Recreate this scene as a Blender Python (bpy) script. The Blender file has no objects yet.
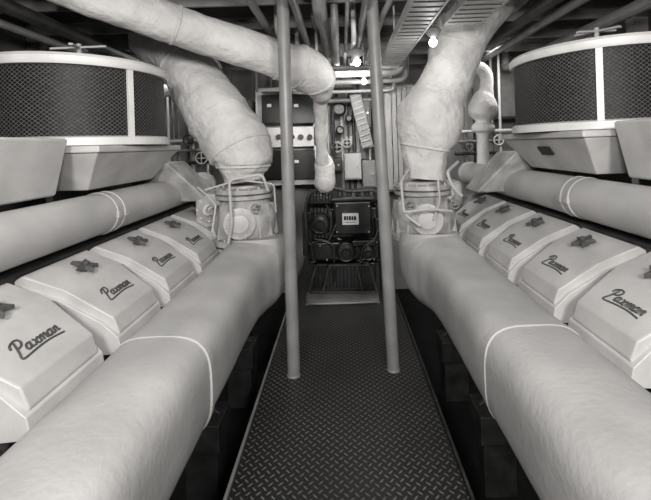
import bpy, bmesh, math, random
from mathutils import Vector, Matrix, noise
random.seed(4)
F=400.0; CX,CY=341.0,145.0; H=1.6; TH=math.radians(1.8)
ct,st=math.cos(TH),math.sin(TH)
def P(px,py,d):
    u=(px-CX)/F*d; v=-(py-CY)/F*d
    return Vector((u*ct+v*st, d, H-u*st+v*ct))
scn=bpy.context.scene
COL=scn.collection
try:
    scn.view_settings.view_transform='Standard'
except Exception: pass

# ---------------- materials ----------------
def newmat(name):
    m=bpy.data.materials.new(name); m.use_nodes=True
    nt=m.node_tree; b=nt.nodes['Principled BSDF']
    return m,nt,b
def paint(name,val,rough=.55,metal=0,nscale=6,namt=.12,bump=.0,bscale=60,tint=(1.0,.98,.96),bdist=.01):
    m,nt,b=newmat(name)
    tc=nt.nodes.new('ShaderNodeTexCoord')
    n=nt.nodes.new('ShaderNodeTexNoise'); n.inputs['Scale'].default_value=nscale; n.inputs['Detail'].default_value=6
    nt.links.new(tc.outputs['Object'],n.inputs['Vector'])
    r=nt.nodes.new('ShaderNodeValToRGB')
    lo=val*(1-namt*2); hi=val*(1+namt)
    r.color_ramp.elements[0].position=.3; r.color_ramp.elements[1].position=.7
    r.color_ramp.elements[0].color=(lo*tint[0],lo*tint[1],lo*tint[2],1)
    r.color_ramp.elements[1].color=(hi*tint[0],hi*tint[1],hi*tint[2],1)
    nt.links.new(n.outputs['Fac'],r.inputs['Fac']); nt.links.new(r.outputs['Color'],b.inputs['Base Color'])
    b.inputs['Roughness'].default_value=rough; b.inputs['Metallic'].default_value=metal
    if bump>0:
        n2=nt.nodes.new('ShaderNodeTexNoise'); n2.inputs['Scale'].default_value=bscale; n2.inputs['Detail'].default_value=4
        nt.links.new(tc.outputs['Object'],n2.inputs['Vector'])
        bp=nt.nodes.new('ShaderNodeBump'); bp.inputs['Strength'].default_value=bump; bp.inputs['Distance'].default_value=bdist
        nt.links.new(n2.outputs['Fac'],bp.inputs['Height']); nt.links.new(bp.outputs['Normal'],b.inputs['Normal'])
    return m
M_LAG=paint('canvas_lagging',.66,.8,bump=.8,bscale=13,nscale=4,namt=.10,bdist=.03)
M_CASE=paint('painted_lagging',.41,.62,bump=.25,bscale=40,nscale=3,namt=.10)
M_PIPE=paint('pipe_paint',.45,.5,bump=.12,bscale=40,nscale=3,namt=.10)
M_ENG=paint('engine_paint',.50,.42,nscale=5,namt=.10,bump=.08,bscale=90)
M_TURB=paint('turbine_paint',.45,.5,nscale=8,namt=.2,bump=.1,bscale=60)
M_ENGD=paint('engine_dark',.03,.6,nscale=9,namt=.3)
M_MID=paint('mid_grey_paint',.22,.5,nscale=7,namt=.15)
M_POST=paint('post_paint',.22,.4,nscale=6,namt=.1)
M_WHITE=paint('white_enamel',.64,.4,nscale=6,namt=.06)
M_DIAL=paint('dial_card',.30,.6,nscale=30,namt=.2)
M_BLACK=paint('black_enamel',.008,.3,nscale=8,namt=.3)
M_DARK=paint('dark_machine',.014,.34,nscale=10,namt=.4)
M_DARK2=paint('dark_casting',.04,.45,nscale=10,namt=.3)
M_STEEL=paint('bright_steel',.35,.3,metal=.7,nscale=12,namt=.1)
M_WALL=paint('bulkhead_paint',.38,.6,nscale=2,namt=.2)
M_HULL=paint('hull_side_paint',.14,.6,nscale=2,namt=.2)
M_PANEL=paint('pale_panel',.40,.5,nscale=3,namt=.15)
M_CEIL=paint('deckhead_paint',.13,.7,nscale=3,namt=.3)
M_BEAM=paint('deck_beam_paint',.20,.6,nscale=3,namt=.3)
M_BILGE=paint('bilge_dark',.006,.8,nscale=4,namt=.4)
M_LETTER=paint('lettering_dark',.065,.5)
M_BADGE=paint('plate_black',.01,.4)
M_STAR=paint('star_grey',.07,.45)

def MN(nt):
    L=nt.links
    def N(op,a,bb=None,c=None):
        n=nt.nodes.new('ShaderNodeMath'); n.operation=op
        for i,x in enumerate((a,bb,c)):
            if x is None: continue
            if isinstance(x,(int,float)): n.inputs[i].default_value=x
            else: L.new(x,n.inputs[i])
        return n.outputs[0]
    return N
def meshmat():
    m,nt,b=newmat('filter_gauze'); N=MN(nt)
    tc=nt.nodes.new('ShaderNodeTexCoord'); sp=nt.nodes.new('ShaderNodeSeparateXYZ')
    nt.links.new(tc.outputs['Object'],sp.inputs[0])
    a=N('MULTIPLY',N('ARCTAN2',sp.outputs[1],sp.outputs[0]),.54/.030)
    z=N('DIVIDE',sp.outputs[2],.024)
    l1=N('ABSOLUTE',N('SUBTRACT',N('FRACT',N('ADD',a,z)),.5))
    l2=N('ABSOLUTE',N('SUBTRACT',N('FRACT',N('SUBTRACT',a,z)),.5))
    e=N('MAXIMUM',l1,l2)
    mr=nt.nodes.new('ShaderNodeMapRange'); mr.inputs['From Min'].default_value=.34; mr.inputs['From Max'].default_value=.46
    nt.links.new(e,mr.inputs['Value'])
    nz=nt.nodes.new('ShaderNodeTexNoise'); nz.inputs['Scale'].default_value=50; nz.inputs['Detail'].default_value=3
    nt.links.new(tc.outputs['Object'],nz.inputs['Vector'])
    r=nt.nodes.new('ShaderNodeValToRGB')
    r.color_ramp.elements[0].color=(.004,.004,.004,1); r.color_ramp.elements[1].color=(.18,.175,.17,1)
    nt.links.new(N('MULTIPLY',mr.outputs[0],nz.outputs['Fac']),r.inputs['Fac'])
    nt.links.new(r.outputs['Color'],b.inputs['Base Color'])
    b.inputs['Roughness'].default_value=.5; b.inputs['Specular IOR Level'].default_value=.25
    bp=nt.nodes.new('ShaderNodeBump'); bp.inputs['Strength'].default_value=.5; bp.inputs['Distance'].default_value=.004
    nt.links.new(mr.outputs[0],bp.inputs['Height']); nt.links.new(bp.outputs['Normal'],b.inputs['Normal'])
    return m
M_GAUZE=meshmat()

def platemat():
    m,nt,b=newmat('chequer_plate')
    L=nt.links; N=MN(nt)
    tc=nt.nodes.new('ShaderNodeTexCoord'); sp=nt.nodes.new('ShaderNodeSeparateXYZ')
    L.new(tc.outputs['Object'],sp.inputs[0])
    s=1/.034
    x=N('MULTIPLY',N('ADD',sp.outputs[0],sp.outputs[1]),.7071*s)
    y=N('MULTIPLY',N('SUBTRACT',sp.outputs[0],sp.outputs[1]),.7071*s)
    fx=N('SUBTRACT',N('FRACT',x),.5); fy=N('SUBTRACT',N('FRACT',y),.5)
    par=N('ABSOLUTE',N('MODULO',N('ADD',N('FLOOR',x),N('FLOOR',y)),2.0))
    def ell(a,bb):
        return N('ADD',N('POWER',N('ABSOLUTE',N('DIVIDE',a,.46)),2.0),N('POWER',N('ABSOLUTE',N('DIVIDE',bb,.15)),2.0))
    A=ell(fx,fy); Bv=ell(fy,fx)
    e=N('ADD',N('MULTIPLY',A,par),N('MULTIPLY',Bv,N('SUBTRACT',1.0,par)))
    mr=nt.nodes.new('ShaderNodeMapRange'); mr.inputs['From Min'].default_value=1.1; mr.inputs['From Max'].default_value=.4
    L.new(e,mr.inputs['Value'])
    nz=nt.nodes.new('ShaderNodeTexNoise'); nz.inputs['Scale'].default_value=3; nz.inputs['Detail'].default_value=5
    L.new(tc.outputs['Object'],nz.inputs['Vector'])
    r=nt.nodes.new('ShaderNodeValToRGB')
    r.color_ramp.elements[0].color=(.020,.0195,.019,1); r.color_ramp.elements[1].color=(.25,.245,.24,1)
    L.new(N('MULTIPLY',mr.outputs[0],N('ADD',nz.outputs['Fac'],.1)),r.inputs['Fac'])
    L.new(r.outputs['Color'],b.inputs['Base Color'])
    b.inputs['Roughness'].default_value=.42; b.inputs['Metallic'].default_value=.3
    bp=nt.nodes.new('ShaderNodeBump'); bp.inputs['Strength'].default_value=.7; bp.inputs['Distance'].default_value=.003
    L.new(mr.outputs[0],bp.inputs['Height']); L.new(bp.outputs['Normal'],b.inputs['Normal'])
    return m
M_PLATE=platemat()
def emat(name,s):
    m,nt,b=newmat(name); b.inputs['Emission Color'].default_value=(1,.96,.9,1); b.inputs['Emission Strength'].default_value=s
    return m
M_BULB=emat('lit_bulb',14)

# ---------------- mesh builder ----------------
def cat(pts,n=8):
    pts=[Vector(p) for p in pts]; out=[]
    if len(pts)<3:
        return [pts[0].lerp(pts[-1],i/n) for i in range(n+1)]
    ext=[pts[0]*2-pts[1]]+pts+[pts[-1]*2-pts[-2]]
    for i in range(1,len(ext)-2):
        a,b,c,d=ext[i-1:i+3]
        for k in range(n):
            t=k/n
            out.append(.5*((2*b)+(c-a)*t+(2*a-5*b+4*c-d)*t*t+(3*b-a-3*c+d)*t**3))
    out.append(pts[-1]); return out
def catf(v,n=8):
    return [p.x for p in cat([Vector((x,0,0)) for x in v],n)]
class B:
    def __init__(s): s.v=[]; s.f=[]
    def add(s,vs,fs):
        o=len(s.v); s.v+= [tuple(x) for x in vs]; s.f+=[tuple(i+o for i in f) for f in fs]; return s
    def box(s,a,b):
        x0,x1=sorted((a[0],b[0])); y0,y1=sorted((a[1],b[1])); z0,z1=sorted((a[2],b[2]))
        return s.hexa([(x0,y0,z0),(x1,y0,z0),(x1,y1,z0),(x0,y1,z0),(x0,y0,z1),(x1,y0,z1),(x1,y1,z1),(x0,y1,z1)])
    def hexa(s,v):
        return s.add(v,[(0,1,2,3),(4,5,6,7),(0,1,5,4),(1,2,6,5),(2,3,7,6),(3,0,4,7)])
    def beam(s,p0,p1,w,h,up=(0,0,1)):
        p0=Vector(p0);p1=Vector(p1); t=(p1-p0).normalized(); up=Vector(up)
        if abs(t.dot(up))>.95: up=Vector((0,1,0))
        sx=t.cross(up).normalized()*w/2; sz=sx.cross(t).normalized()*h/2
        return s.hexa([p0-sx-sz,p0+sx-sz,p0+sx+sz,p0-sx+sz,p1-sx-sz,p1+sx-sz,p1+sx+sz,p1-sx+sz])
    def sweep(s,path,radii,seg=20,lump=0,sq=2.0,closed=False,cap=True,flat=1.0,freq=6):
        n=len(path); rings=[]
        t0=(path[1]-path[0]).normalized()
        up=Vector((0,0,1)) if abs(t0.z)<.9 else Vector((0,1,0))
        nx=t0.cross(up).normalized()
        for i,p in enumerate(path):
            if closed: t=(path[(i+1)%n]-path[i-1]).normalized()
            else: t=(path[min(i+1,n-1)]-path[max(i-1,0)]).normalized()
            nx=(nx-t*nx.dot(t)).normalized(); ny=nx.cross(t).normalized()
            ring=[]
            q_=sq[i] if isinstance(sq,(list,tuple)) else sq
            for k in range(seg):
                a=2*math.pi*k/seg; c,sn=math.cos(a),math.sin(a)
                c2=math.copysign(abs(c)**(2/q_),c); s2=math.copysign(abs(sn)**(2/q_),sn)
                d=(nx*c2+ny*s2*flat)*radii[i]
                q=p+d
                if lump: q=q+d.normalized()*lump*noise.noise(q*freq)+d.normalized()*lump*.5*noise.noise(q*freq*2.6)
                ring.append(q)
            rings.append(ring)
        vs=[q for r in rings for q in r]; fs=[]
        for i in range(n if closed else n-1):
            j=(i+1)%n
            for k in range(seg):
                k2=(k+1)%seg
                fs.append((i*seg+k,i*seg+k2,j*seg+k2,j*seg+k))
        if cap and not closed:
            fs.append(tuple(range(seg))); fs.append(tuple((n-1)*seg+k for k in range(seg)))
        return s.add(vs,fs)
    def tube(s,pts,r,seg=16,n=6,**k):
        path=cat(pts,n)
        if isinstance(r,(list,tuple)):
            rr=catf(r,n)
        else: rr=[r]*len(path)
        if isinstance(k.get('sq'),(list,tuple)): k['sq']=catf(k['sq'],n)
        return s.sweep(path,rr[:len(path)],seg,**k)
    def cyl(s,p0,p1,r0,r1=None,seg=20):
        return s.sweep([Vector(p0),Vector(p1)],[r0,r0 if r1 is None else r1],seg)
    def poly(s,pts,r,seg=10):
        pts=[Vector(p) for p in pts]; path=[pts[0]]
        for i in range(1,len(pts)-1):
            a,b,c=pts[i-1:i+2]; k=min((a-b).length,(c-b).length)*.35; k=min(k,r*4)
            p=b+(a-b).normalized()*k; q=b+(c-b).normalized()*k
            for t in (0,.25,.5,.75,1): path.append(p*(1-t)**2+b*2*t*(1-t)+q*t*t)
        path.append(pts[-1])
        return s.sweep(path,[r]*len(path),seg)
    def ring(s,c,R,r,ax=(0,0,1),seg=36,rs=8,flat=1):
        ax=Vector(ax).normalized(); c=Vector(c)
        u=ax.orthogonal().normalized(); w=ax.cross(u)
        path=[c+u*R*math.cos(2*math.pi*i/seg)+w*R*math.sin(2*math.pi*i/seg) for i in range(seg)]
        return s.sweep(path,[r]*seg,rs,closed=True)
    def lathe(s,c,prof,seg=40,ax=(0,0,1),cap=True):
        ax=Vector(ax).normalized(); c=Vector(c)
        u=ax.orthogonal().normalized(); w=ax.cross(u); vs=[]; fs=[]
        for r,z in prof:
            for k in range(seg):
                a=2*math.pi*k/seg; vs.append(c+ax*z+(u*math.cos(a)+w*math.sin(a))*max(r,1e-4))
        for i in range(len(prof)-1):
            for k in range(seg):
                k2=(k+1)%seg; fs.append((i*seg+k,i*seg+k2,(i+1)*seg+k2,(i+1)*seg+k))
        if cap: fs.append(tuple(range(seg))); fs.append(tuple((len(prof)-1)*seg+k for k in range(seg)))
        return s.add(vs,fs)
    def sphere(s,c,r,seg=16):
        return s.lathe(c,[(r*math.sin(math.pi*i/8),-r*math.cos(math.pi*i/8)) for i in range(9)],seg,cap=False)
    def prism(s,prof,y0,y1,sx=1,hw=None):
        n=len(prof)
        if hw: vs=[(p[0]*sx,-h,p[1]) for p,h in zip(prof,hw)]+[(p[0]*sx,h,p[1]) for p,h in zip(prof,hw)]
        else: vs=[(p[0]*sx,y0,p[1]) for p in prof]+[(p[0]*sx,y1,p[1]) for p in prof]
        fs=[tuple(range(n)),tuple(range(n,2*n))]+[(i,(i+1)%n,n+(i+1)%n,n+i) for i in range(n)]
        return s.add(vs,fs)
    def boltring(s,c,R,n,ax,r=.013,h=.022):
        ax=Vector(ax).normalized(); u=ax.orthogonal().normalized(); w=ax.cross(u)
        for k in range(n):
            a=k*2*math.pi/n; q=Vector(c)+(u*math.cos(a)+w*math.sin(a))*R; s.cyl(q,q+ax*h,r,seg=6)
        return s
    def obj(s,name,mat,parent=None,loc=(0,0,0),bevel=0,bseg=2,ang=35,**props):
        me=bpy.data.meshes.new(name); me.from_pydata(s.v,[],s.f); me.update()
        bm=bmesh.new(); bm.from_mesh(me); bmesh.ops.recalc_face_normals(bm,faces=bm.faces); bm.to_mesh(me); bm.free()
        for p in me.polygons: p.use_smooth=True
        me.set_sharp_from_angle(angle=math.radians(ang))
        me.materials.append(mat)
        o=bpy.data.objects.new(name,me); COL.objects.link(o); o.location=loc
        if bevel:
            m=o.modifiers.new('bevel','BEVEL'); m.width=bevel; m.segments=bseg; m.limit_method='ANGLE'; m.angle_limit=math.radians(30); m.harden_normals=True
        if parent:
            o.parent=parent
            if parent.type=='EMPTY' : o.matrix_parent_inverse=Matrix.Translation(-parent.location)
        for k,v in props.items(): o[k]=v
        return o
def empty(name,loc,label,category,group=None):
    e=bpy.data.objects.new(name,None); COL.objects.link(e); e.location=loc; e.empty_display_size=.2
    e['label']=label; e['category']=category
    if group: e['group']=group
    return e
def top(o,label,category,group=None):
    o['label']=label; o['category']=category
    if group: o['group']=group
    return o
def struct(o): o['kind']='structure'; return o

# ---------------- room ----------------
YB=5.9; WX=2.75; ZC=2.85; YF=-1.6
struct(B().box((-.565,YF,-.04),(.525,YB,0)).obj('floor',M_PLATE))
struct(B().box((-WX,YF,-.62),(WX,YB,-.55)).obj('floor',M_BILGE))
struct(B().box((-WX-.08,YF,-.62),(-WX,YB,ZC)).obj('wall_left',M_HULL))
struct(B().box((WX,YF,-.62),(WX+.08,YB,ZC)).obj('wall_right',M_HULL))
struct(B().box((-WX,YB,-.62),(WX,YB+.08,ZC)).obj('wall_back',M_WALL))
struct(B().box((-WX,YF-.08,-.62),(WX,YF,ZC)).obj('wall_front',M_HULL))
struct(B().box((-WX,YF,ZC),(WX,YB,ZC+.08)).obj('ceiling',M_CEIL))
n=1
for x in (-.58,.54):
    struct(B().box((x-.008,YF,-.10),(x+.008,YB-1.5,.006)).obj('trim_%d'%n,M_MID if x<0 else M_DARK2,bevel=.003)); n+=1
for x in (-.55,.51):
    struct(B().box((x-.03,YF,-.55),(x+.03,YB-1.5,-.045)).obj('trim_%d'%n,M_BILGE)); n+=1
for y in (.55,1.15,1.75,2.35,2.95,3.55,4.15,4.75,5.35):
    struct(B().box((-WX,y-.05,ZC-.11),(WX,y+.05,ZC)).box((-WX,y-.012,ZC-.2),(WX,y+.012,ZC-.11)).obj('trim_%d'%n,M_BEAM)); n+=1
for sx in (-1,1):
    for y in (.55,1.15,1.75,2.35,2.95,3.55,4.15,4.75,5.35):
        struct(B().box((sx*WX,y-.012,-.4),(sx*(WX-.14),y+.012,ZC-.2)).box((sx*(WX-.14),y-.05,-.4),(sx*(WX-.155),y+.05,ZC-.2)).obj('trim_%d'%n,M_PIPE if sx>0 else M_MID)); n+=1
for x in (-2.2,-1.6,-1.0,-.4,.25,1.5,2.1):
    struct(B().box((x-.02,YB-.06,-.4),(x+.02,YB,ZC-.12)).obj('trim_%d'%n,M_PANEL)); n+=1

# ---------------- posts ----------------
def post(pb,pt,lab):
    pt=pb+(pt-pb)*((ZC-.2-pb.z)/(pt.z-pb.z))
    pb=Vector((pb.x,pb.y,0))
    o=B().lathe(pb,[(.048,0),(.047,.008),(.044,.012)],28).cyl(pb+Vector((0,0,.002)),pt,.044,seg=28).lathe(pt-Vector((0,0,.014)),[(.05,0),(.08,.002),(.08,.014)],28).obj('support_post',M_POST)
    top(o,lab,'post','support posts in the aisle')
post(P(294,375,2.80),P(283,10,2.80),'grey painted tubular steel post beside the long lagged casing')
post(P(393.5,370,2.83),P(372,5,2.83),'grey painted tubular steel post with a slight lean')

# ---------------- engine ----------------
def stroke_word(b,O,ex,ey,sc,r):
    def at(l,dx): return [(x+dx,y) for x,y in l]
    a1=[(.42,.40),(.30,.50),(.12,.44),(.02,.22),(.10,.02),(.26,.03),(.38,.20),(.43,.40)]
    a2=[(.46,.52),(.42,.25),(.44,.05),(.58,.04)]
    arch=[(.02,.25),(.14,.46),(.26,.48),(.30,.34),(.28,0)]
    S=[[(.20,1.0),(.14,.6),(.04,.1),(-.06,-.22),(.06,-.36),(.5,-.34),(1.4,-.24),(2.6,-.20),(3.9,-.34)],
       [(-.25,.66),(-.16,.95),(.16,1.14),(.52,1.10),(.66,.84),(.50,.56),(.16,.46)],
       at(a1,.72),at(a2,.72),
       [(1.42,.50),(1.52,.44),(1.72,.04),(1.84,.02)],[(1.86,.50),(1.66,.30),(1.42,0)],
       [(2.0,.48),(1.98,0)],at(arch,1.97),at([(x*1.05,y) for x,y in arch],2.26)[:-1]+[(2.55,.06),(2.66,.04)],
       at(a1,2.72),at(a2,2.72),
       [(3.42,.48),(3.40,0)],at(arch,3.39)[:-1]+[(3.68,.06),(3.82,.06)]]
    for s in S:
        pts=[O+ex*(x-1.75+.25*y)*sc+ey*(y-.35)*sc for x,y in s]
        c=cat(pts,4); b.sweep(c,[r]*len(c),6)

def engine(s,covers,lab):
    e=empty('marine_diesel_engine',(s*1.5,2.6,-.55),lab,'engine','pair of main engines')
    V=lambda x,y,z: Vector((s*x,y,z))
    y0,y1=.75,4.25
    b=B().prism([(1.16,.60),(1.5,.82),(2.1,.92),(2.3,.6),(2.2,-.1),(1.2,-.1),(1.1,.2)],y0,y1,s)
    b.prism([(1.0,-.1),(2.35,-.1),(2.35,-.22),(1.0,-.22)],y0-.1,y1+.1,s)
    b.box((s*1.47,y0,.88),(s*2.2,y1-.1,1.07))
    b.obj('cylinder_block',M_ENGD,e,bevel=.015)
    b=B()
    b.box((s*1.0,y0,-.22),(s*1.12,y1,-.55)).box((s*2.2,y0,-.22),(s*2.32,y1,-.55))
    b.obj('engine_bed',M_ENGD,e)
    for y in (1.55,2.5,3.4):
        B().box((s*.78,y-.12,-.22),(s*1.14,y+.12,-.05)).prism([(.80,-.05),(1.14,-.05),(1.14,.25)],y-.015,y+.015,s).cyl(V(.88,y-.07,-.05),V(.88,y-.07,.0),.025,seg=6).cyl(V(.88,y+.07,-.05),V(.88,y+.07,.0),.025,seg=6).box((s*.80,y-.1,-.55),(s*1.0,y+.1,-.22)).obj('mounting_foot',M_DARK2 if s>0 else M_ENGD,e,bevel=.008)
    for y in covers:
        b=B().prism([(1.13,.62),(1.09,.73),(1.45,.96),(1.5,.88)],y-.17,y+.17,s)
        for k in (-.13,-.045,.045,.13):
            b.cyl(V(1.10,y+k,.68),V(1.05,y+k,.65),.018,seg=8)
        b.obj('cylinder_head',M_DARK2,e,bevel=.01)
    prof=[(1.065,.700),(1.035,.775),(1.060,.850),(1.235,.972),(1.262,.990),(1.44,1.060),(1.49,1.03),(1.50,.94),(1.12,.71)]
    hwp= [.184,      .186,     .190,       .214,       .224,       .229,      .232,      .232,      .20]
    proto=None
    for y in covers:
        if proto is None:
            b=B().prism(prof,0,0,s,hw=hwp)
            c=b.obj('valve_cover',M_ENG,e,loc=(0,y,0),bevel=.009,bseg=2,ang=40)
            fl=B().prism([(1.04,.685),(1.022,.715),(1.030,.760),(1.10,.835),(1.27,.945),(1.44,1.012),(1.52,1.0),(1.53,.95),(1.12,.69)],0,0,s,hw=[.202,.204,.206,.216,.236,.248,.251,.251,.22]).obj('cover_skirt',M_ENG,c,bevel=.004)
            w=B()
            up=Vector((s*.175,0,.122)).normalized(); ex=Vector((0,-s,0))
            nrm=ex.cross(up)
            O=Vector((s*1.152,0,.914))+nrm*.002
            stroke_word(w,O,ex,up,.052,.0040)
            tx=w.obj('lettering',M_LETTER,c)
            u2=Vector((s*.178,0,.07)).normalized(); n2=ex.cross(u2)
            C=Vector((s*1.315,0,1.009))
            k=B(); k.cyl(C-n2*.02,C+n2*.025,.020,seg=16); pts=[]
            for i in range(10):
                r=.070 if i%2==0 else .031; a=math.pi/2+i*math.pi/5+.3
                pts.append((ex*math.cos(a)+u2*math.sin(a))*r)
            vs=[C+n2*.018+p for p in pts]+[C+n2*.040+p*.9 for p in pts]
            k.add(vs,[tuple(range(10)),tuple(range(10,20))]+[(i,(i+1)%10,10+(i+1)%10,10+i) for i in range(10)])
            k.cyl(C+n2*.035,C+n2*.052,.016,seg=12)
            st_=k.obj('star_knob',M_STAR,c,bevel=.004)
            proto=(c,[fl,tx,st_])
        else:
            c2=proto[0].copy(); c2.location=(0,y,0); COL.objects.link(c2)
            for q in proto[1]:
                q2=q.copy(); q2.parent=c2; COL.objects.link(q2)
    # rounded boxy lagged casing with bulky elbow
    xc=.80
    pts=[V(xc,.5,.59),V(xc,1.2,.59),V(xc,2.0,.59),V(xc,2.7,.59),V(xc-.02,2.98,.59),V(xc-.06,3.20,.61),V(xc-.09,3.33,.72),V(xc-.09,3.35,.85)]
    cs=B().tube(pts,[.216,.216,.216,.220,.242,.266,.258,.236],56,n=10,lump=.005,sq=[3.3,3.3,3.3,3.2,3.1,2.8,2.5,2.2],freq=3).obj('exhaust_casing',M_CASE,e,ang=60)
    for y in (1.72,):
        B().sweep([V(xc,y-.024,.59),V(xc,y-.018,.59),V(xc,y+.018,.59),V(xc,y+.024,.59)],[.212,.2215,.2215,.212],56,sq=3.3).obj('seam_band',M_CASE,cs,ang=30)
    yend=4.75 if s>0 else 4.35
    pp=B().tube([V(1.5,.7,1.225),V(1.5,2.2,1.225),V(1.5,3.6,1.225),V(1.5,yend,1.225)],.126,28,n=6,lump=.003)
    pp=pp.obj('intake_pipe',M_PIPE,e,ang=60)
    for y in (2.45,2.53,yend-.08):
        B().sweep([V(1.5,y-.014,1.225),V(1.5,y-.010,1.225),V(1.5,y+.010,1.225),V(1.5,y+.014,1.225)],[.12,.132,.132,.12],28).box((s*1.36,y-.02,1.20),(s*1.38,y+.02,1.24)).obj('clamp_band',M_PIPE,pp,ang=30)
    # filter tray
    b=B()
    x0,x1,ya,yb=1.34,2.25,2.20,3.3
    b.hexa([V(x0+.15,ya+.14,1.38),V(x1-.1,ya+.14,1.38),V(x1-.1,yb-.16,1.38),V(x0+.15,yb-.16,1.38),V(x0,ya,1.60),V(x1,ya,1.60),V(x1,yb,1.60),V(x0,yb,1.60)])
    b.box(V(x0-.02,ya-.02,1.60),V(x1,yb,1.640))
    tr=b.obj('filter_tray',M_ENG,e,bevel=.01)
    B().box(V(1.68,2.9,1.05),V(2.1,3.2,1.42)).obj('tray_bracket',M_MID,e)
    B().hexa([V(1.15,3.45,1.15),V(1.9,3.45,1.15),V(1.9,3.8,1.15),V(1.15,3.8,1.15),V(1.4,3.2,1.5),V(1.9,3.2,1.5),V(1.9,3.6,1.5),V(1.4,3.6,1.5)]).obj('charge_air_trunk',M_TURB,e,bevel=.02)
    if s>0:
        c=V(x0+.052,2.72,1.52); ex=Vector((0,-1,0)); ey=Vector((-.15,0,.22)).normalized(); nn=ex.cross(ey)
        b=B()
        q=[c-ex*.075-ey*.032,c+ex*.075-ey*.032,c+ex*.075+ey*.032,c-ex*.075+ey*.032]
        b.hexa([p-nn*.010 for p in q]+[p+nn*.010 for p in q]); b.obj('nameplate',M_BADGE,tr)
    C=V(1.78,2.75,0)
    R=.54
    af=B().lathe(C,[(R+.015,1.645),(R+.015,1.690),(R-.01,1.70),(R-.03,1.70)],64).lathe(C,[(R-.03,2.11),(R+.012,2.11),(R+.02,2.125),(R+.02,2.155),(R,2.175),(.1,2.19)],64)
    af=af.obj('air_filter',M_WHITE,e,ang=40)
    B().lathe((0,0,0),[(R-.012,1.69),(R-.012,2.12)],96).obj('filter_gauze',M_GAUZE,af,loc=C)
    for adeg in ((238,118,358) if s>0 else (208,328,88)):
        a=math.radians(adeg if s>0 else 180-adeg)
        d=Vector((math.cos(a),math.sin(a),0))
        p=C+d*(R-.002)
        B().beam(p+Vector((0,0,1.68)),p+Vector((0,0,2.14)),.035,.018,up=d).obj('filter_strap',M_WHITE,af)
    k=B()
    k.cyl(C+Vector((0,0,2.18)),C+Vector((0,0,2.35)),.016)
    k.beam(C+Vector((-.16,-.05,2.31)),C+Vector((.16,.05,2.34)),.025,.013)
    k.beam(C+Vector((-.05,.16,2.34)),C+Vector((.05,-.16,2.31)),.025,.013)
    k.obj('wing_nut',M_PIPE,af)
    b=B().hexa([V(1.50,1.55,1.38),V(2.3,1.55,1.38),V(2.3,2.1,1.38),V(1.50,2.1,1.38),V(1.44,1.5,1.68),V(2.35,1.5,1.68),V(2.35,2.12,1.68),V(1.44,2.12,1.68)])
    b.obj('intake_trunk',M_ENG,e,bevel=.015)
    # ---- turbine housing with flanges ----
    cpx=(245,212) if s<0 else (423,208)
    c=P(cpx[0],cpx[1],3.5)
    b=B()
    b.lathe(c,[(.17,-.26),(.285,-.25),(.285,-.205),(.24,-.20),(.265,-.13),(.275,-.04),(.255,.03),(.21,.09),(.19,.12),(.245,.13),(.245,.16),(.19,.17),(.25,.175),(.25,.21),(.17,.22),(.16,.24)],48)
    b.boltring(c+Vector((0,0,.21)),.225,16,(0,0,1)); b.boltring(c+Vector((0,0,-.205)),.263,18,(0,0,1))
    for k in range(8):
        a=math.pi+math.pi*k/7; d=Vector((math.cos(a),math.sin(a),0)); b.beam(c+d*.262+Vector((0,0,-.19)),c+d*.23+Vector((0,0,.08)),.018,.05,up=d)
    th=b.obj('turbine_housing',M_TURB,e,bevel=.004)
    b=B()
    ax=Vector((-s*.25,-1,.05)).normalized(); q=c+Vector((0,-.19,-.05))
    b.lathe(q,[(.095,0),(.095,.10),(.125,.105),(.125,.128),(.09,.135),(.07,.155),(.03,.16)],30,ax=ax); b.boltring(q+ax*.128,.108,10,ax,r=.010,h=.018)
    b.obj('inspection_cover',M_ENG,e)
    if s<0:
        q=c+Vector((-.29,.02,.04)); b=B()
        b.box(q+Vector((-.13,-.08,-.16)),q+Vector((.12,.2,.13)))
        b.obj('compressor_body',M_TURB,e,bevel=.04,bseg=4)
        ax=Vector((.2,-1,.1)).normalized(); b=B()
        b.lathe(q+Vector((0,-.06,0)),[(.11,0),(.11,.05),(.085,.07),(.045,.11),(.045,.14)],26,ax=ax); b.boltring(q+Vector((0,-.06,0))+ax*.05,.098,8,ax,r=.01,h=.015)
        b.obj('compressor_housing',M_ENG,e)
    else:
        q=c+Vector((.27,.12,.10)); b=B()
        b.box(q+Vector((-.12,-.08,-.10)),q+Vector((.10,.2,.12)))
        b.obj('compressor_body',M_TURB,e,bevel=.04,bseg=4)
        ax=Vector((-.3,-1,.1)).normalized(); b=B()
        b.lathe(q+Vector((-.02,-.06,.01)),[(.085,0),(.085,.04),(.06,.06),(.04,.1)],26,ax=ax); b.boltring(q+Vector((-.02,-.06,.01))+ax*.04,.075,8,ax,r=.009,h=.013)
        b.obj('compressor_housing',M_ENG,e)
    for dx,dz in ((-.20,.07),(.16,.07)):
        q=c+Vector((dx*-s,-.24,dz)); B().cyl(q+Vector((0,.14,0)),q+Vector((0,-.05,0)),.012).ring(q+Vector((0,-.05,0)),.035,.006,ax=(0,1,0),seg=20).beam(q+Vector((-.035,-.05,0)),q+Vector((.035,-.05,0)),.008,.008).obj('handwheel',M_MID,e)
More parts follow.
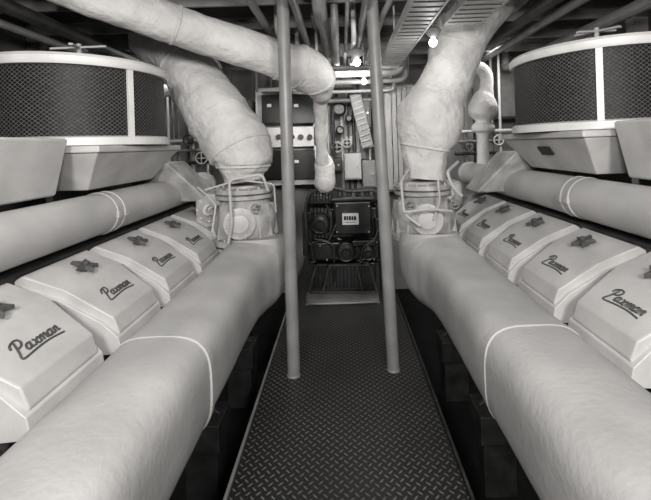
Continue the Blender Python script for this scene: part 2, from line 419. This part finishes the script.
    if s<0:
        L=[([P(228,243,3.1),P(232,225,3.1),P(229,180,3.1),P(262,174,3.1),P(268,190,3.15)],.011),([P(205,190,3.2),P(225,184,3.2),P(240,180,3.2),P(274,184,3.2),P(276,212,3.25)],.008),([P(212,232,3.1),P(216,205,3.15),P(208,196,3.2),P(198,188,3.3)],.008)]
    else:
        L=[([P(420,226,3.1),P(404,214,3.1),P(401,182,3.15),P(408,170,3.3)],.011),([P(462,196,3.2),P(452,186,3.2),P(447,172,3.2),P(458,162,3.4)],.013),([P(404,212,3.05),P(430,209,3.0),P(452,211,3.05)],.008),([P(434,220,3.1),P(440,200,3.1),P(438,180,3.15)],.008)]
    for pts,r in L: B().poly(pts,r).obj('lube_conduit',M_ENG,e)
    b=B().box(V(1.1,4.1,.1),V(2.1,4.5,1.05)); b.lathe(V(1.5,4.1,.8),[(.32,-.05),(.32,.05),(.2,.1)],32,ax=(0,1,0))
    b.obj('end_housing',M_MID,e,bevel=.03)
    return e
engine(-1,[1.48,2.01,2.54,3.07,3.60],'large light grey V diesel engine with star-knobbed lettered covers')
engine(1,[1.65,2.18,2.72,3.26,3.79],'large light grey V diesel engine with black nameplate on filter tray')

# ---------------- lagged pipes ----------------
def lagpipe(name,spec,lab,seg=36,lump=.012,mat=M_LAG,bands=(),n=10,freq=6):
    e=empty(name,P(*spec[-1][:3]),lab,'pipe')
    pts=[P(a,b_,d) for a,b_,d,w in spec]; rr=[w/F*d/2 for a,b_,d,w in spec]
    path=cat(pts,n); r2=catf(rr,n)
    B().sweep(path,r2,seg,lump=lump,freq=freq).obj('lagging',mat,e,ang=70)
    for k in bands:
        i=int(k*(len(path)-1)); t=(path[min(i+1,len(path)-1)]-path[max(i-1,0)]).normalized()
        p=path[i]; r=r2[i]
        B().sweep([p-t*.014,p-t*.007,p+t*.007,p+t*.014],[r*.985,r+.007,r+.007,r*.985],seg,lump=lump,freq=freq).obj('seam_band',mat,e,ang=40)
    return e
lagpipe('lagged_pipe',[(40,-25,2.5,42),(100,-1,2.65,41),(150,16,2.85,40),(200,34,3.05,39),(250,50,3.25,38),(285,62,3.4,38),(303,68,3.5,45),(316,79,3.6,40),(321,92,3.7,24),(321,100,3.8,15),(321,112,3.9,13),(321,130,4.0,12),(322,156,4.05,12),(324,163,4.1,19),(325,175,4.1,21),(325,184,4.1,21),(325,190,4.12,14)],'thick white canvas lagged pipe narrowing and dropping to the machine',bands=(.16,.30,.36,.45),lump=.010)
lagpipe('lagged_uptake',[(150,35,3.9,46),(172,52,3.8,48),(190,72,3.7,52),(208,100,3.6,58),(228,130,3.55,62),(241,152,3.5,62),(243,164,3.5,54),(243,173,3.5,44),(244,181,3.5,38)],'fat canvas lagged exhaust uptake bending down to the engine',lump=.026,bands=(.22,.44,.62,.78),freq=5)
lagpipe('lagged_uptake',[(520,-35,3.5,64),(490,-8,3.5,64),(470,15,3.55,59),(458,45,3.6,53),(448,75,3.6,50),(438,98,3.6,56),(431,118,3.55,65),(428,134,3.5,61),(425,150,3.5,48),(424,165,3.5,42),(423,178,3.5,38)],'fat canvas lagged exhaust uptake with a swollen lagged joint',lump=.026,bands=(.3,.5,.78),freq=5)
lagpipe('lagged_pipe',[(450,80,4.5,11),(465,72,4.4,12),(478,68,4.4,13),(486,76,4.4,13),(486,90,4.4,14),(484,98,4.4,22),(483,107,4.4,29),(483,115,4.4,26),(483,121,4.4,15),(483,126,4.4,22),(483,131,4.4,22),(483,136,4.4,12),(483,165,4.4,12)],'white lagged pipe bending down into a bulbous valve',lump=.004,n=6)
lagpipe('lagged_pipe',[(130,85,4.6,20),(160,88,4.6,20),(190,78,4.6,20),(215,60,4.7,20)],'pale lagged pipe curving behind the uptake',lump=.006)

# ---------------- central machine ----------------
mc=P(343,296,4.25); mc.z=0
e=empty('generator_set',mc,'dark iron auxiliary machine with a white lettered plate','machine')
def mbox(b,x0,y0,x1,y1,d0,d1):
    p=P(x0,y1,d0); q=P(x1,y0,d0); b.box((p.x,d0,max(p.z,.002)),(q.x,d1,q.z)); return b
b=B(); mbox(b,308,240,380,262,4.25,5.0); mbox(b,306,194,381,206,4.35,5.0); mbox(b,310,206,378,240,4.4,5.0)
b.obj('machine_body',M_DARK,e,bevel=.03,bseg=3)
b=B(); mbox(b,334,200,372,236,4.12,4.6)
b.obj('front_casing',M_DARK,e,bevel=.03,bseg=3)
for i in range(6):
    mbox(B(),311+i*3.6,208,312.8+i*3.6,238,4.34,4.45).obj('cooling_rib',M_DARK2,e,bevel=.004)
for q in ((331,197,375,202,4.10,4.4),(303,212,312,256,4.3,4.8),(376,218,385,262,4.3,4.8),(352,240,376,247,4.16,4.3)):
    mbox(B(),*q).obj('side_casing',M_DARK,e,bevel=.012)
b=B()
for x in range(312,332,6):
    p=P(x,196,4.3); b.cyl((p.x,4.3,p.z-.05),(p.x,4.3,p.z+.07),.022,seg=10)
for x in range(340,378,9):
    p=P(x,195,4.34); b.cyl((p.x,4.34,p.z-.05),(p.x,4.34,p.z+.05),.03,seg=10)
b.obj('injector_row',M_DARK2,e)
rs=random.Random(9)
for pts,r in (([P(307,240,4.2),P(305,206,4.2),P(311,191,4.2),P(335,188,4.2),P(350,192,4.2),P(377,190,4.2),P(382,215,4.2),P(381,250,4.2)],.014),
        ([P(314,262,4.15),P(311,244,4.15),P(322,240,4.12),P(334,245,4.12),P(334,262,4.15)],.011),
        ([P(360,264,4.15),P(363,247,4.12),P(374,241,4.12),P(379,228,4.2)],.010),
        ([P(326,205,4.15),P(331,212,4.1),P(331,230,4.1),P(326,238,4.15)],.010)):
    B().poly(pts,r).obj('machine_pipe',M_DARK2,e)
for i in range(14):
    xa=rs.uniform(306,372); ya=rs.uniform(196,270); xb=xa+rs.uniform(-12,14); yb_=ya+rs.uniform(-4,22)
    d=rs.uniform(4.12,4.2)
    B().poly([P(xa,ya,4.3),P(xa,ya,d),P((xa+xb)/2+rs.uniform(-4,4),(ya+yb_)/2,d),P(xb,yb_,d),P(xb,yb_,4.3)],rs.choice((.006,.008,.010))).obj('machine_hose',rs.choice((M_DARK2,M_DARK,M_MID)),e)
for (x,y,rr) in ((320,224,.11),(368,253,.08),(346,252,.11)):
    c=P(x,y,4.2); b=B().lathe(c,[(rr,.25),(rr,.05),(rr*.8,.02),(rr*.75,-.01),(rr*.4,-.015),(rr*.35,-.05)],28,ax=(0,1,0)); b.ring(c+Vector((0,-.01,0)),rr*.85,.009,ax=(0,1,0)); b.boltring(c+Vector((0,.0,0)),rr*.6,6,(0,-1,0),r=.009,h=.03)
    b.obj('pulley_housing',M_DARK,e)
for (x,y) in [(313,243),(320,246),(330,243),(357,243),(372,242),(313,259),(327,260),(362,260),(374,259),(337,206),(369,206),(337,232),(369,232)]:
    p=P(x,y,4.105 if 200<y<240 else 4.22); B().cyl(p,p+Vector((0,.05,0)),.010,seg=8).obj('bolt_head',M_STEEL,e)
b=B(); mbox(b,342.5,213.5,358.5,225,4.08,4.13)
pl=b.obj('white_plate',M_WHITE,e)
b=B()
for x,wd in ((344.0,2.0),(346.6,1.5),(348.8,2.1),(351.6,1.6),(353.9,2.2)):
    mbox(b,x,216.2,x+wd,220.2,4.073,4.081)
mbox(b,345,221.9,356,222.7,4.073,4.081)
b.obj('plate_marks',M_BLACK,pl)
b=B(); mbox(b,311,262,376,293,4.32,4.9)
b.obj('sump_box',M_BLACK,e,bevel=.02)
for i in range(7):
    mbox(B(),319+i*7.2,267,321.6+i*7.2,288,4.28,4.35).obj('sump_rib',M_DARK,e,bevel=.004)
b=B()
pts=[P(316,265,4.22),P(370,265,4.22),P(377,292,4.22),P(309,292,4.22)]
for i in range(4): b.beam(pts[i],pts[(i+1)%4],.020,.020)
b.beam(P(329,266,4.22),P(323,292,4.22),.014,.014); b.beam(P(357,266,4.22),P(363,292,4.22),.014,.014)
b.obj('guard_frame',M_DARK2,e)
x0=P(306,298,4.1).x; x1=P(379,298,4.1).x
b=B().box((x0,4.02,.001),(x1,4.95,.012)).tube([(x0,4.3,.02),(x0+.02,4.05,.02),(x0+.12,4.0,.02),(x1-.12,4.0,.02),(x1-.02,4.05,.02),(x1,4.3,.02)],.010,8)
b.obj('drip_tray',M_MID,e)
for x in (311,377): B().beam(P(x,262,4.3),Vector((P(x,262,4.3).x,4.3,.02)),.04,.04).obj('leg',M_DARK,e)

# ---------------- back instruments ----------------
def pbox(b,x0,y0,x1,y1,d0,d1):
    p=P(x0,y1,d0); q=P(x1,y0,d0); b.box((p.x,d0,p.z),(q.x,d1,q.z)); return b
YW=YB-.002
e=empty('switchboard',P(288,185,5.2),'white framed switchboard holding four black panels','switchboard')
b=B(); pbox(b,258,86,318,92,5.1,5.4); pbox(b,258,126,318,148,5.1,5.4); pbox(b,258,179,318,186,5.1,5.4)
for x in (258,285,315): pbox(b,x,92,x+3.5,186,5.1,5.4)
pbox(b,258,88,318,186,5.35,YW)
b.obj('frame',M_WHITE,e,bevel=.006)
for (x,y) in ((262,94),(289,94),(263,150),(289.5,150)):
    k=pbox(B(),x,y,x+25,y+30,5.04,5.3).obj('black_panel',M_BLACK,e,bevel=.01)
    pbox(B(),x+5,y+10,x+9,y+13,5.02,5.05).obj('panel_label',M_WHITE,k)
for (x,y) in ((268,137),(279,137),(292,137),(301,137),(310,137)):
    p=P(x,y,5.1); B().lathe(p,[(.035,0),(.035,-.03),(.028,-.035)],16,ax=(0,1,0)).obj('dial',M_DARK2,e)
for (x,y,r,lab) in ((339,109,.10,'round pressure gauge in a dark bezel on the bulkhead'),(352,96,.06,'small round gauge mounted on the bulkhead'),(340,130,.06,'small round gauge mounted beside conduits'),(332,95,.05,'small round gauge mounted above the larger gauge'),(349,118,.05,'small round gauge mounted near the louvred duct'),(380,100,.05,'small round gauge mounted among vertical pipes')):
    c=P(x,y,5.6); g=empty('pressure_gauge',c,lab,'gauge','bulkhead gauges')
    B().lathe(c,[(r*.5,YB-5.6),(r*.9,.24),(r,.1),(r,0),(r*.86,-.01),(r*.70,.01)],24,ax=(0,1,0)).obj('bezel',M_DARK2,g)
    b=B().cyl(c+Vector((0,.005,0)),c+Vector((0,-.012,0)),r*.70); b.obj('dial_face',M_DIAL,g)
    B().beam(c+Vector((0,-.016,0)),c+Vector((r*.4,-.016,r*.35)),.012,.006).obj('needle',M_BLACK,g)
def cabinet(x0,y0,x1,y1,d0,d1,mat,lab,name='junction_box'):
    g=empty(name,P((x0+x1)/2,y1,d0),lab,'cabinet')
    pbox(B(),x0,y0,x1,y1,d0,d1).obj('body',mat,g,bevel=.012)
    pbox(B(),x0+1.5,y0+1.5,x1-1.5,y1-1.5,d0-.015,d0+.002).obj('door',mat,g,bevel=.006)
    p=P(x1-3.5,(y0+y1)/2,d0-.02); B().cyl(p,p-Vector((0,.02,0)),.014,seg=10).obj('knob',M_STEEL,g)
cabinet(345,153,361,180,5.3,YW,M_PIPE,'pale grey metal junction box on the bulkhead')
cabinet(363,160,376,188,5.3,YW,M_MID,'grey metal junction box on the bulkhead')
cabinet(330,70,352,88,5.4,YW,M_MID,'wide grey box high on the bulkhead')
cabinet(225,100,252,150,5.4,YW,M_MID,'grey control box behind the lagged uptake')
cabinet(500,70,530,118,5.3,YW,M_MID,'grey box behind the air filter')
cabinet(361,98,371,128,5.4,YW,M_DARK2,'dark starter box on the bulkhead')
cabinet(332,158,342,172,5.5,YW,M_DARK2,'small dark switch box low on the bulkhead')
g=empty('locker',P(400,190,5.25),'tall pale locker with vertical ribs against the bulkhead','locker')
pbox(B(),387,84,414,192,5.3,YB-.08).obj('body',M_PANEL,g,bevel=.01)
for i in range(5):
    pbox(B(),388+i*5.2,86,391.6+i*5.2,190,5.27,5.31).obj('rib',M_PIPE,g,bevel=.006)
pbox(B(),400,128,404,136,5.24,5.28).obj('handle',M_DARK2,g,bevel=.004)
e=empty('louvred_duct',P(364,150,5.2),'pale slanting louvred metal duct','duct')
b=B(); b.beam(P(355,94,5.3),P(368,148,5.3),.16,.06,up=(0,1,0)); b.obj('duct_body',M_MID,e,bevel=.01)
b=B()
for i in range(10):
    p=P(355.5+i*1.3,97+i*5.4,5.25); b.beam(p-Vector((.06,0,.02)),p+Vector((.06,0,.02)),.012,.014)
b.obj('louvre',M_PANEL,e)
for (x,y,w_,h_) in ((346,136,8,9),(324,134,6,9),(376,146,6,8),(354,184,7,7)):
    o=pbox(B(),x,y,x+w_,y+h_,YB-.006,YB-.001).obj('notice_sheet',M_WHITE); top(o,'small pale paper notice pinned to the bulkhead','notice','paper notices')
def conduit(pts,r,mat,lab,name='conduit',grp=None):
    b=B().poly(pts,r); o=b.obj(name,mat); top(o,lab,'pipe',grp); return o
g='bulkhead conduits'
for x,m,y in ((331,M_WHITE,5.8),(334.5,M_DARK2,5.6),(337.5,M_MID,5.8),(346,M_WHITE,5.85),(349,M_DARK2,5.8),(357,M_DARK2,5.84),(372,M_WHITE,5.5),(375,M_DARK2,5.6),(379,M_MID,5.5),(383,M_WHITE,5.7),(253,M_MID,5.6),(256,M_WHITE,5.7)):
    a=P(x,60,y); c=P(x+random.uniform(-2,2),200,y)
    conduit([(a.x,y,ZC-.1),(a.x,y,a.z-.5),(c.x,y,a.z-.75),(c.x,y,-.54)],random.choice((.014,.018,.024)),m,'thin vertical pipe run on the bulkhead','conduit',g)
for i,(x0,x1,y) in enumerate(((100,215,140),(100,212,150),(100,210,162),(458,580,128),(458,580,138),(455,580,150))):
    a=P(x0,y,4.98); c=P(x1,y,4.98)
    if x0==100: a.x=-WX
    if x1==580: c.x=WX
    a.z=c.z
    conduit([a,(a+c)/2,c],.02,(M_WHITE,M_MID,M_DARK2)[i%3],'thin horizontal pipe run beyond the engine','conduit','horizontal conduits')
for i,x in enumerate((168,178,188,198,206,462,474,492,500,466,210,173,192)):
    a=P(x,118,5.03); conduit([(a.x,5.03,ZC-.1),(a.x,5.03,a.z),(a.x,5.03,-.54)],.016,(M_WHITE,M_MID,M_DARK2,M_MID)[i%4],'slender vertical pipe beyond the engine','conduit','vertical conduits beyond engines')
def valve(px,py,d,r,m=M_MID):
    c=P(px,py,d); g=empty('stop_valve',c,'small stop valve with round handwheel on the pipework','valve','stop valves')
    B().lathe(c,[(r*.5,.0),(r*.7,.02),(r*.7,.05),(r*.35,.07),(r*.35,.12)],14,ax=(0,1,0)).cyl(c-Vector((r,0,0))+Vector((0,.08,0)),c+Vector((r,.08,0)),r*.4,seg=12).obj('valve_body',m,g)
    B().cyl(c+Vector((0,.02,0)),c-Vector((0,.06,0)),.01,seg=8).ring(c-Vector((0,.06,0)),r,.009,ax=(0,1,0),seg=22,rs=6).beam(c+Vector((-r,-.06,0)),c+Vector((r,-.06,0)),.01,.01).beam(c+Vector((0,-.06,-r)),c+Vector((0,-.06,r)),.01,.01).obj('handwheel',M_WHITE if m is M_DARK2 else M_DARK2,g)
for (x,y,d,r) in ((337,147,5.70,.07),(347,143,5.74,.06),(380,134,5.4,.06),(381,160,5.4,.06),(172,152,4.93,.06),(190,140,4.93,.06),(203,158,4.93,.07),(468,146,4.93,.06),(497,140,4.93,.06)):
    valve(x,y,d,r,M_DARK2 if (x%2) else M_MID)

# ---------------- ceiling services ----------------
g='overhead pipes'
specs=[(-.60,2.60,.030,M_MID,1.2),(-.50,2.54,.020,M_PIPE,3.3),(-.38,2.46,.02,M_PIPE,3.75),(-.29,2.56,.030,M_MID,2.0),(-.20,2.44,.016,M_PIPE,3.75),(-.12,2.55,.05,M_MID,2.7),(-.02,2.46,.030,M_MID,3.0),(.06,2.58,.016,M_PIPE,2.2),(.13,2.44,.02,M_WHITE,3.2),(.2,2.56,.03,M_MID,2.6),(.29,2.48,.018,M_DARK2,3.0),(.36,2.56,.022,M_PIPE,2.4),(1.50,2.56,.045,M_DARK2,.8),(-2.1,2.55,.05,M_DARK2,.6),(-2.3,2.5,.03,M_MID,.6),(1.7,2.55,.035,M_MID,.6),(2.1,2.5,.05,M_MID,.6)]
for (x,z,r,m,ys) in specs:
    ye=random.uniform(4.8,5.6); j=random.uniform(-.02,.02)
    conduit([(x,ys,ZC-.01),(x,ys,z),(x,ys+.3,z),(x+j,ys+.6,z+.01),(x+j,ye,z),(x+j,ye,ZC-.12)],r,m,'overhead pipe running under the deck beams','overhead_pipe',g)
for (y,z,x0,x1,r,m) in ((3.95,2.36,-.5,.38,.025,M_MID),(4.3,2.36,-.8,.7,.035,M_MID),(4.7,2.34,-.7,.8,.03,M_MID),(5.1,2.28,-.6,.7,.02,M_PIPE),(5.4,2.2,-.5,.6,.03,M_MID)):
    conduit([(x0,y,ZC-.1),(x0,y,z),(x1,y,z),(x1,y,ZC-.1)],r,m,'overhead pipe crossing the passage','overhead_pipe','crossing overhead pipes')
def tray(x0,x1,z,ya,yb,lab,m=M_PIPE):
    b=B()
    for x in (x0,x1): b.beam((x,ya,z),(x,yb,z),.012,.06)
    y=ya+.05
    while y<yb: b.beam((x0,y,z-.02),(x1,y,z-.02),.05,.01); y+=.09
    y=ya+.3
    while y<yb:
        b.beam((x0,y,z),(x0,y,ZC),.012,.02); b.beam((x1,y,z),(x1,y,ZC),.012,.02); y+=1.2
    o=b.obj('cable_tray',m); top(o,lab,'cable tray','cable trays')
    for i in range(6):
        x=x0+(x1-x0)*(i+.7)/6.6; c=B().tube([(x,ya,z),(x+.01,(ya+yb)/2,z+.005),(x-.005,yb,z)],.014,8).obj('cable',M_DARK if i%2 else M_MID)
        top(c,'dark sheathed cable lying in a tray','cable','cables in trays')
tray(.44,.64,2.44,1.6,5.2,'pale ladder cable tray hung under the deck beams',M_ENG)
tray(.82,1.10,2.52,1.2,3.1,'pale ladder cable tray hung beside the exhaust uptake')
tray(-.08,.12,2.64,1.4,2.15,'pale ladder cable tray hung above the aisle')
tray(-.27,-.11,2.64,2.15,2.65,'short pale ladder cable tray above the aisle')
for (x,y,z,w,h,dd) in ((-.1,3.2,2.62,.22,.16,.3),(.27,2.1,2.62,.16,.1,.3)):
    o=B().box((x-w/2,y,z),(x+w/2,y+dd,ZC-.01)).cyl((x-w*.3,y,z+.05),(x-w*.3,y-.03,z+.05),.02,seg=10).cyl((x+w*.3,y,z+.05),(x+w*.3,y-.03,z+.05),.02,seg=10).obj('cable_box',M_MID,bevel=.01)
    top(o,'grey cable gland box fixed between deck beams','box','cable gland boxes')
def lamp(p,lab,w):
    p=Vector(p); g=empty('bulkhead_lamp',p,lab,'lamp','overhead lamps')
    B().lathe(p,[(.02,.02),(.03,.03),(.06,.06),(.065,.075),(.03,.10)],20).cyl(p+Vector((0,0,.09)),Vector((p.x,p.y,ZC-.0)),.008).obj('lamp_base',M_MID,g)
    B().sphere(p-Vector((0,0,.02)),.032).obj('bulb',M_BULB,g)
    l=bpy.data.lights.new('lamp_glow','POINT'); l.energy=w; l.shadow_soft_size=.06; lo=bpy.data.objects.new('lamp_glow',l); lo.location=p-Vector((0,0,.12)); COL.objects.link(lo)
lamp(P(357,60,3.4),'lit bare bulb lamp hung over the central aisle',1.5)
lamp(P(433,40,3.1),'lit bare bulb lamp hung beside the lagged uptake',1.5)
lamp(P(364,80,4.55),'small lit bulb lamp near the bulkhead',3)

# ---------------- lights ----------------
def area(loc,tgt,size,w):
    l=bpy.data.lights.new('flood_and_fill','AREA'); l.energy=w; l.size=size; l.color=(1,.985,.965)
    o=bpy.data.objects.new('flood_and_fill',l); o.location=loc
    o.rotation_euler=(Vector(tgt)-Vector(loc)).to_track_quat('-Z','Y').to_euler(); COL.objects.link(o)
area((-.5,-.9,2.4),(-.2,3.5,1.0),.5,82)
area((.6,-.8,2.2),(.2,4,1.4),.4,72)
area((-.9,1.3,2.75),(-1.15,2.4,.8),.4,9)
area((.95,1.3,2.75),(1.15,2.4,.8),.4,9)
area((.12,4.05,2.28),(.0,5.9,1.3),.3,17)  # added fill light to brighten the back bulkhead, not a lamp of the room
area((-1.9,4.4,2.6),(-1.6,4.6,1.2),.5,12)
area((1.9,4.4,2.6),(1.6,4.6,1.2),.5,14)
w=bpy.data.worlds.new('w'); scn.world=w; w.use_nodes=True
w.node_tree.nodes['Background'].inputs['Color'].default_value=(.5,.49,.48,1)
w.node_tree.nodes['Background'].inputs['Strength'].default_value=.1

# ---------------- camera ----------------
cam=bpy.data.cameras.new('camera'); co=bpy.data.objects.new('camera',cam); COL.objects.link(co)
cam.sensor_fit='HORIZONTAL'; cam.sensor_width=36; cam.lens=F/651*36
cam.shift_x=(325.5-CX)/651; cam.shift_y=-(250-CY)/651
cam.clip_start=.02
R=Matrix(((ct,st,0),(0,0,-1),(-st,ct,0)))
co.matrix_world=Matrix.Translation((0,0,H)) @ R.to_4x4()
scn.camera=co
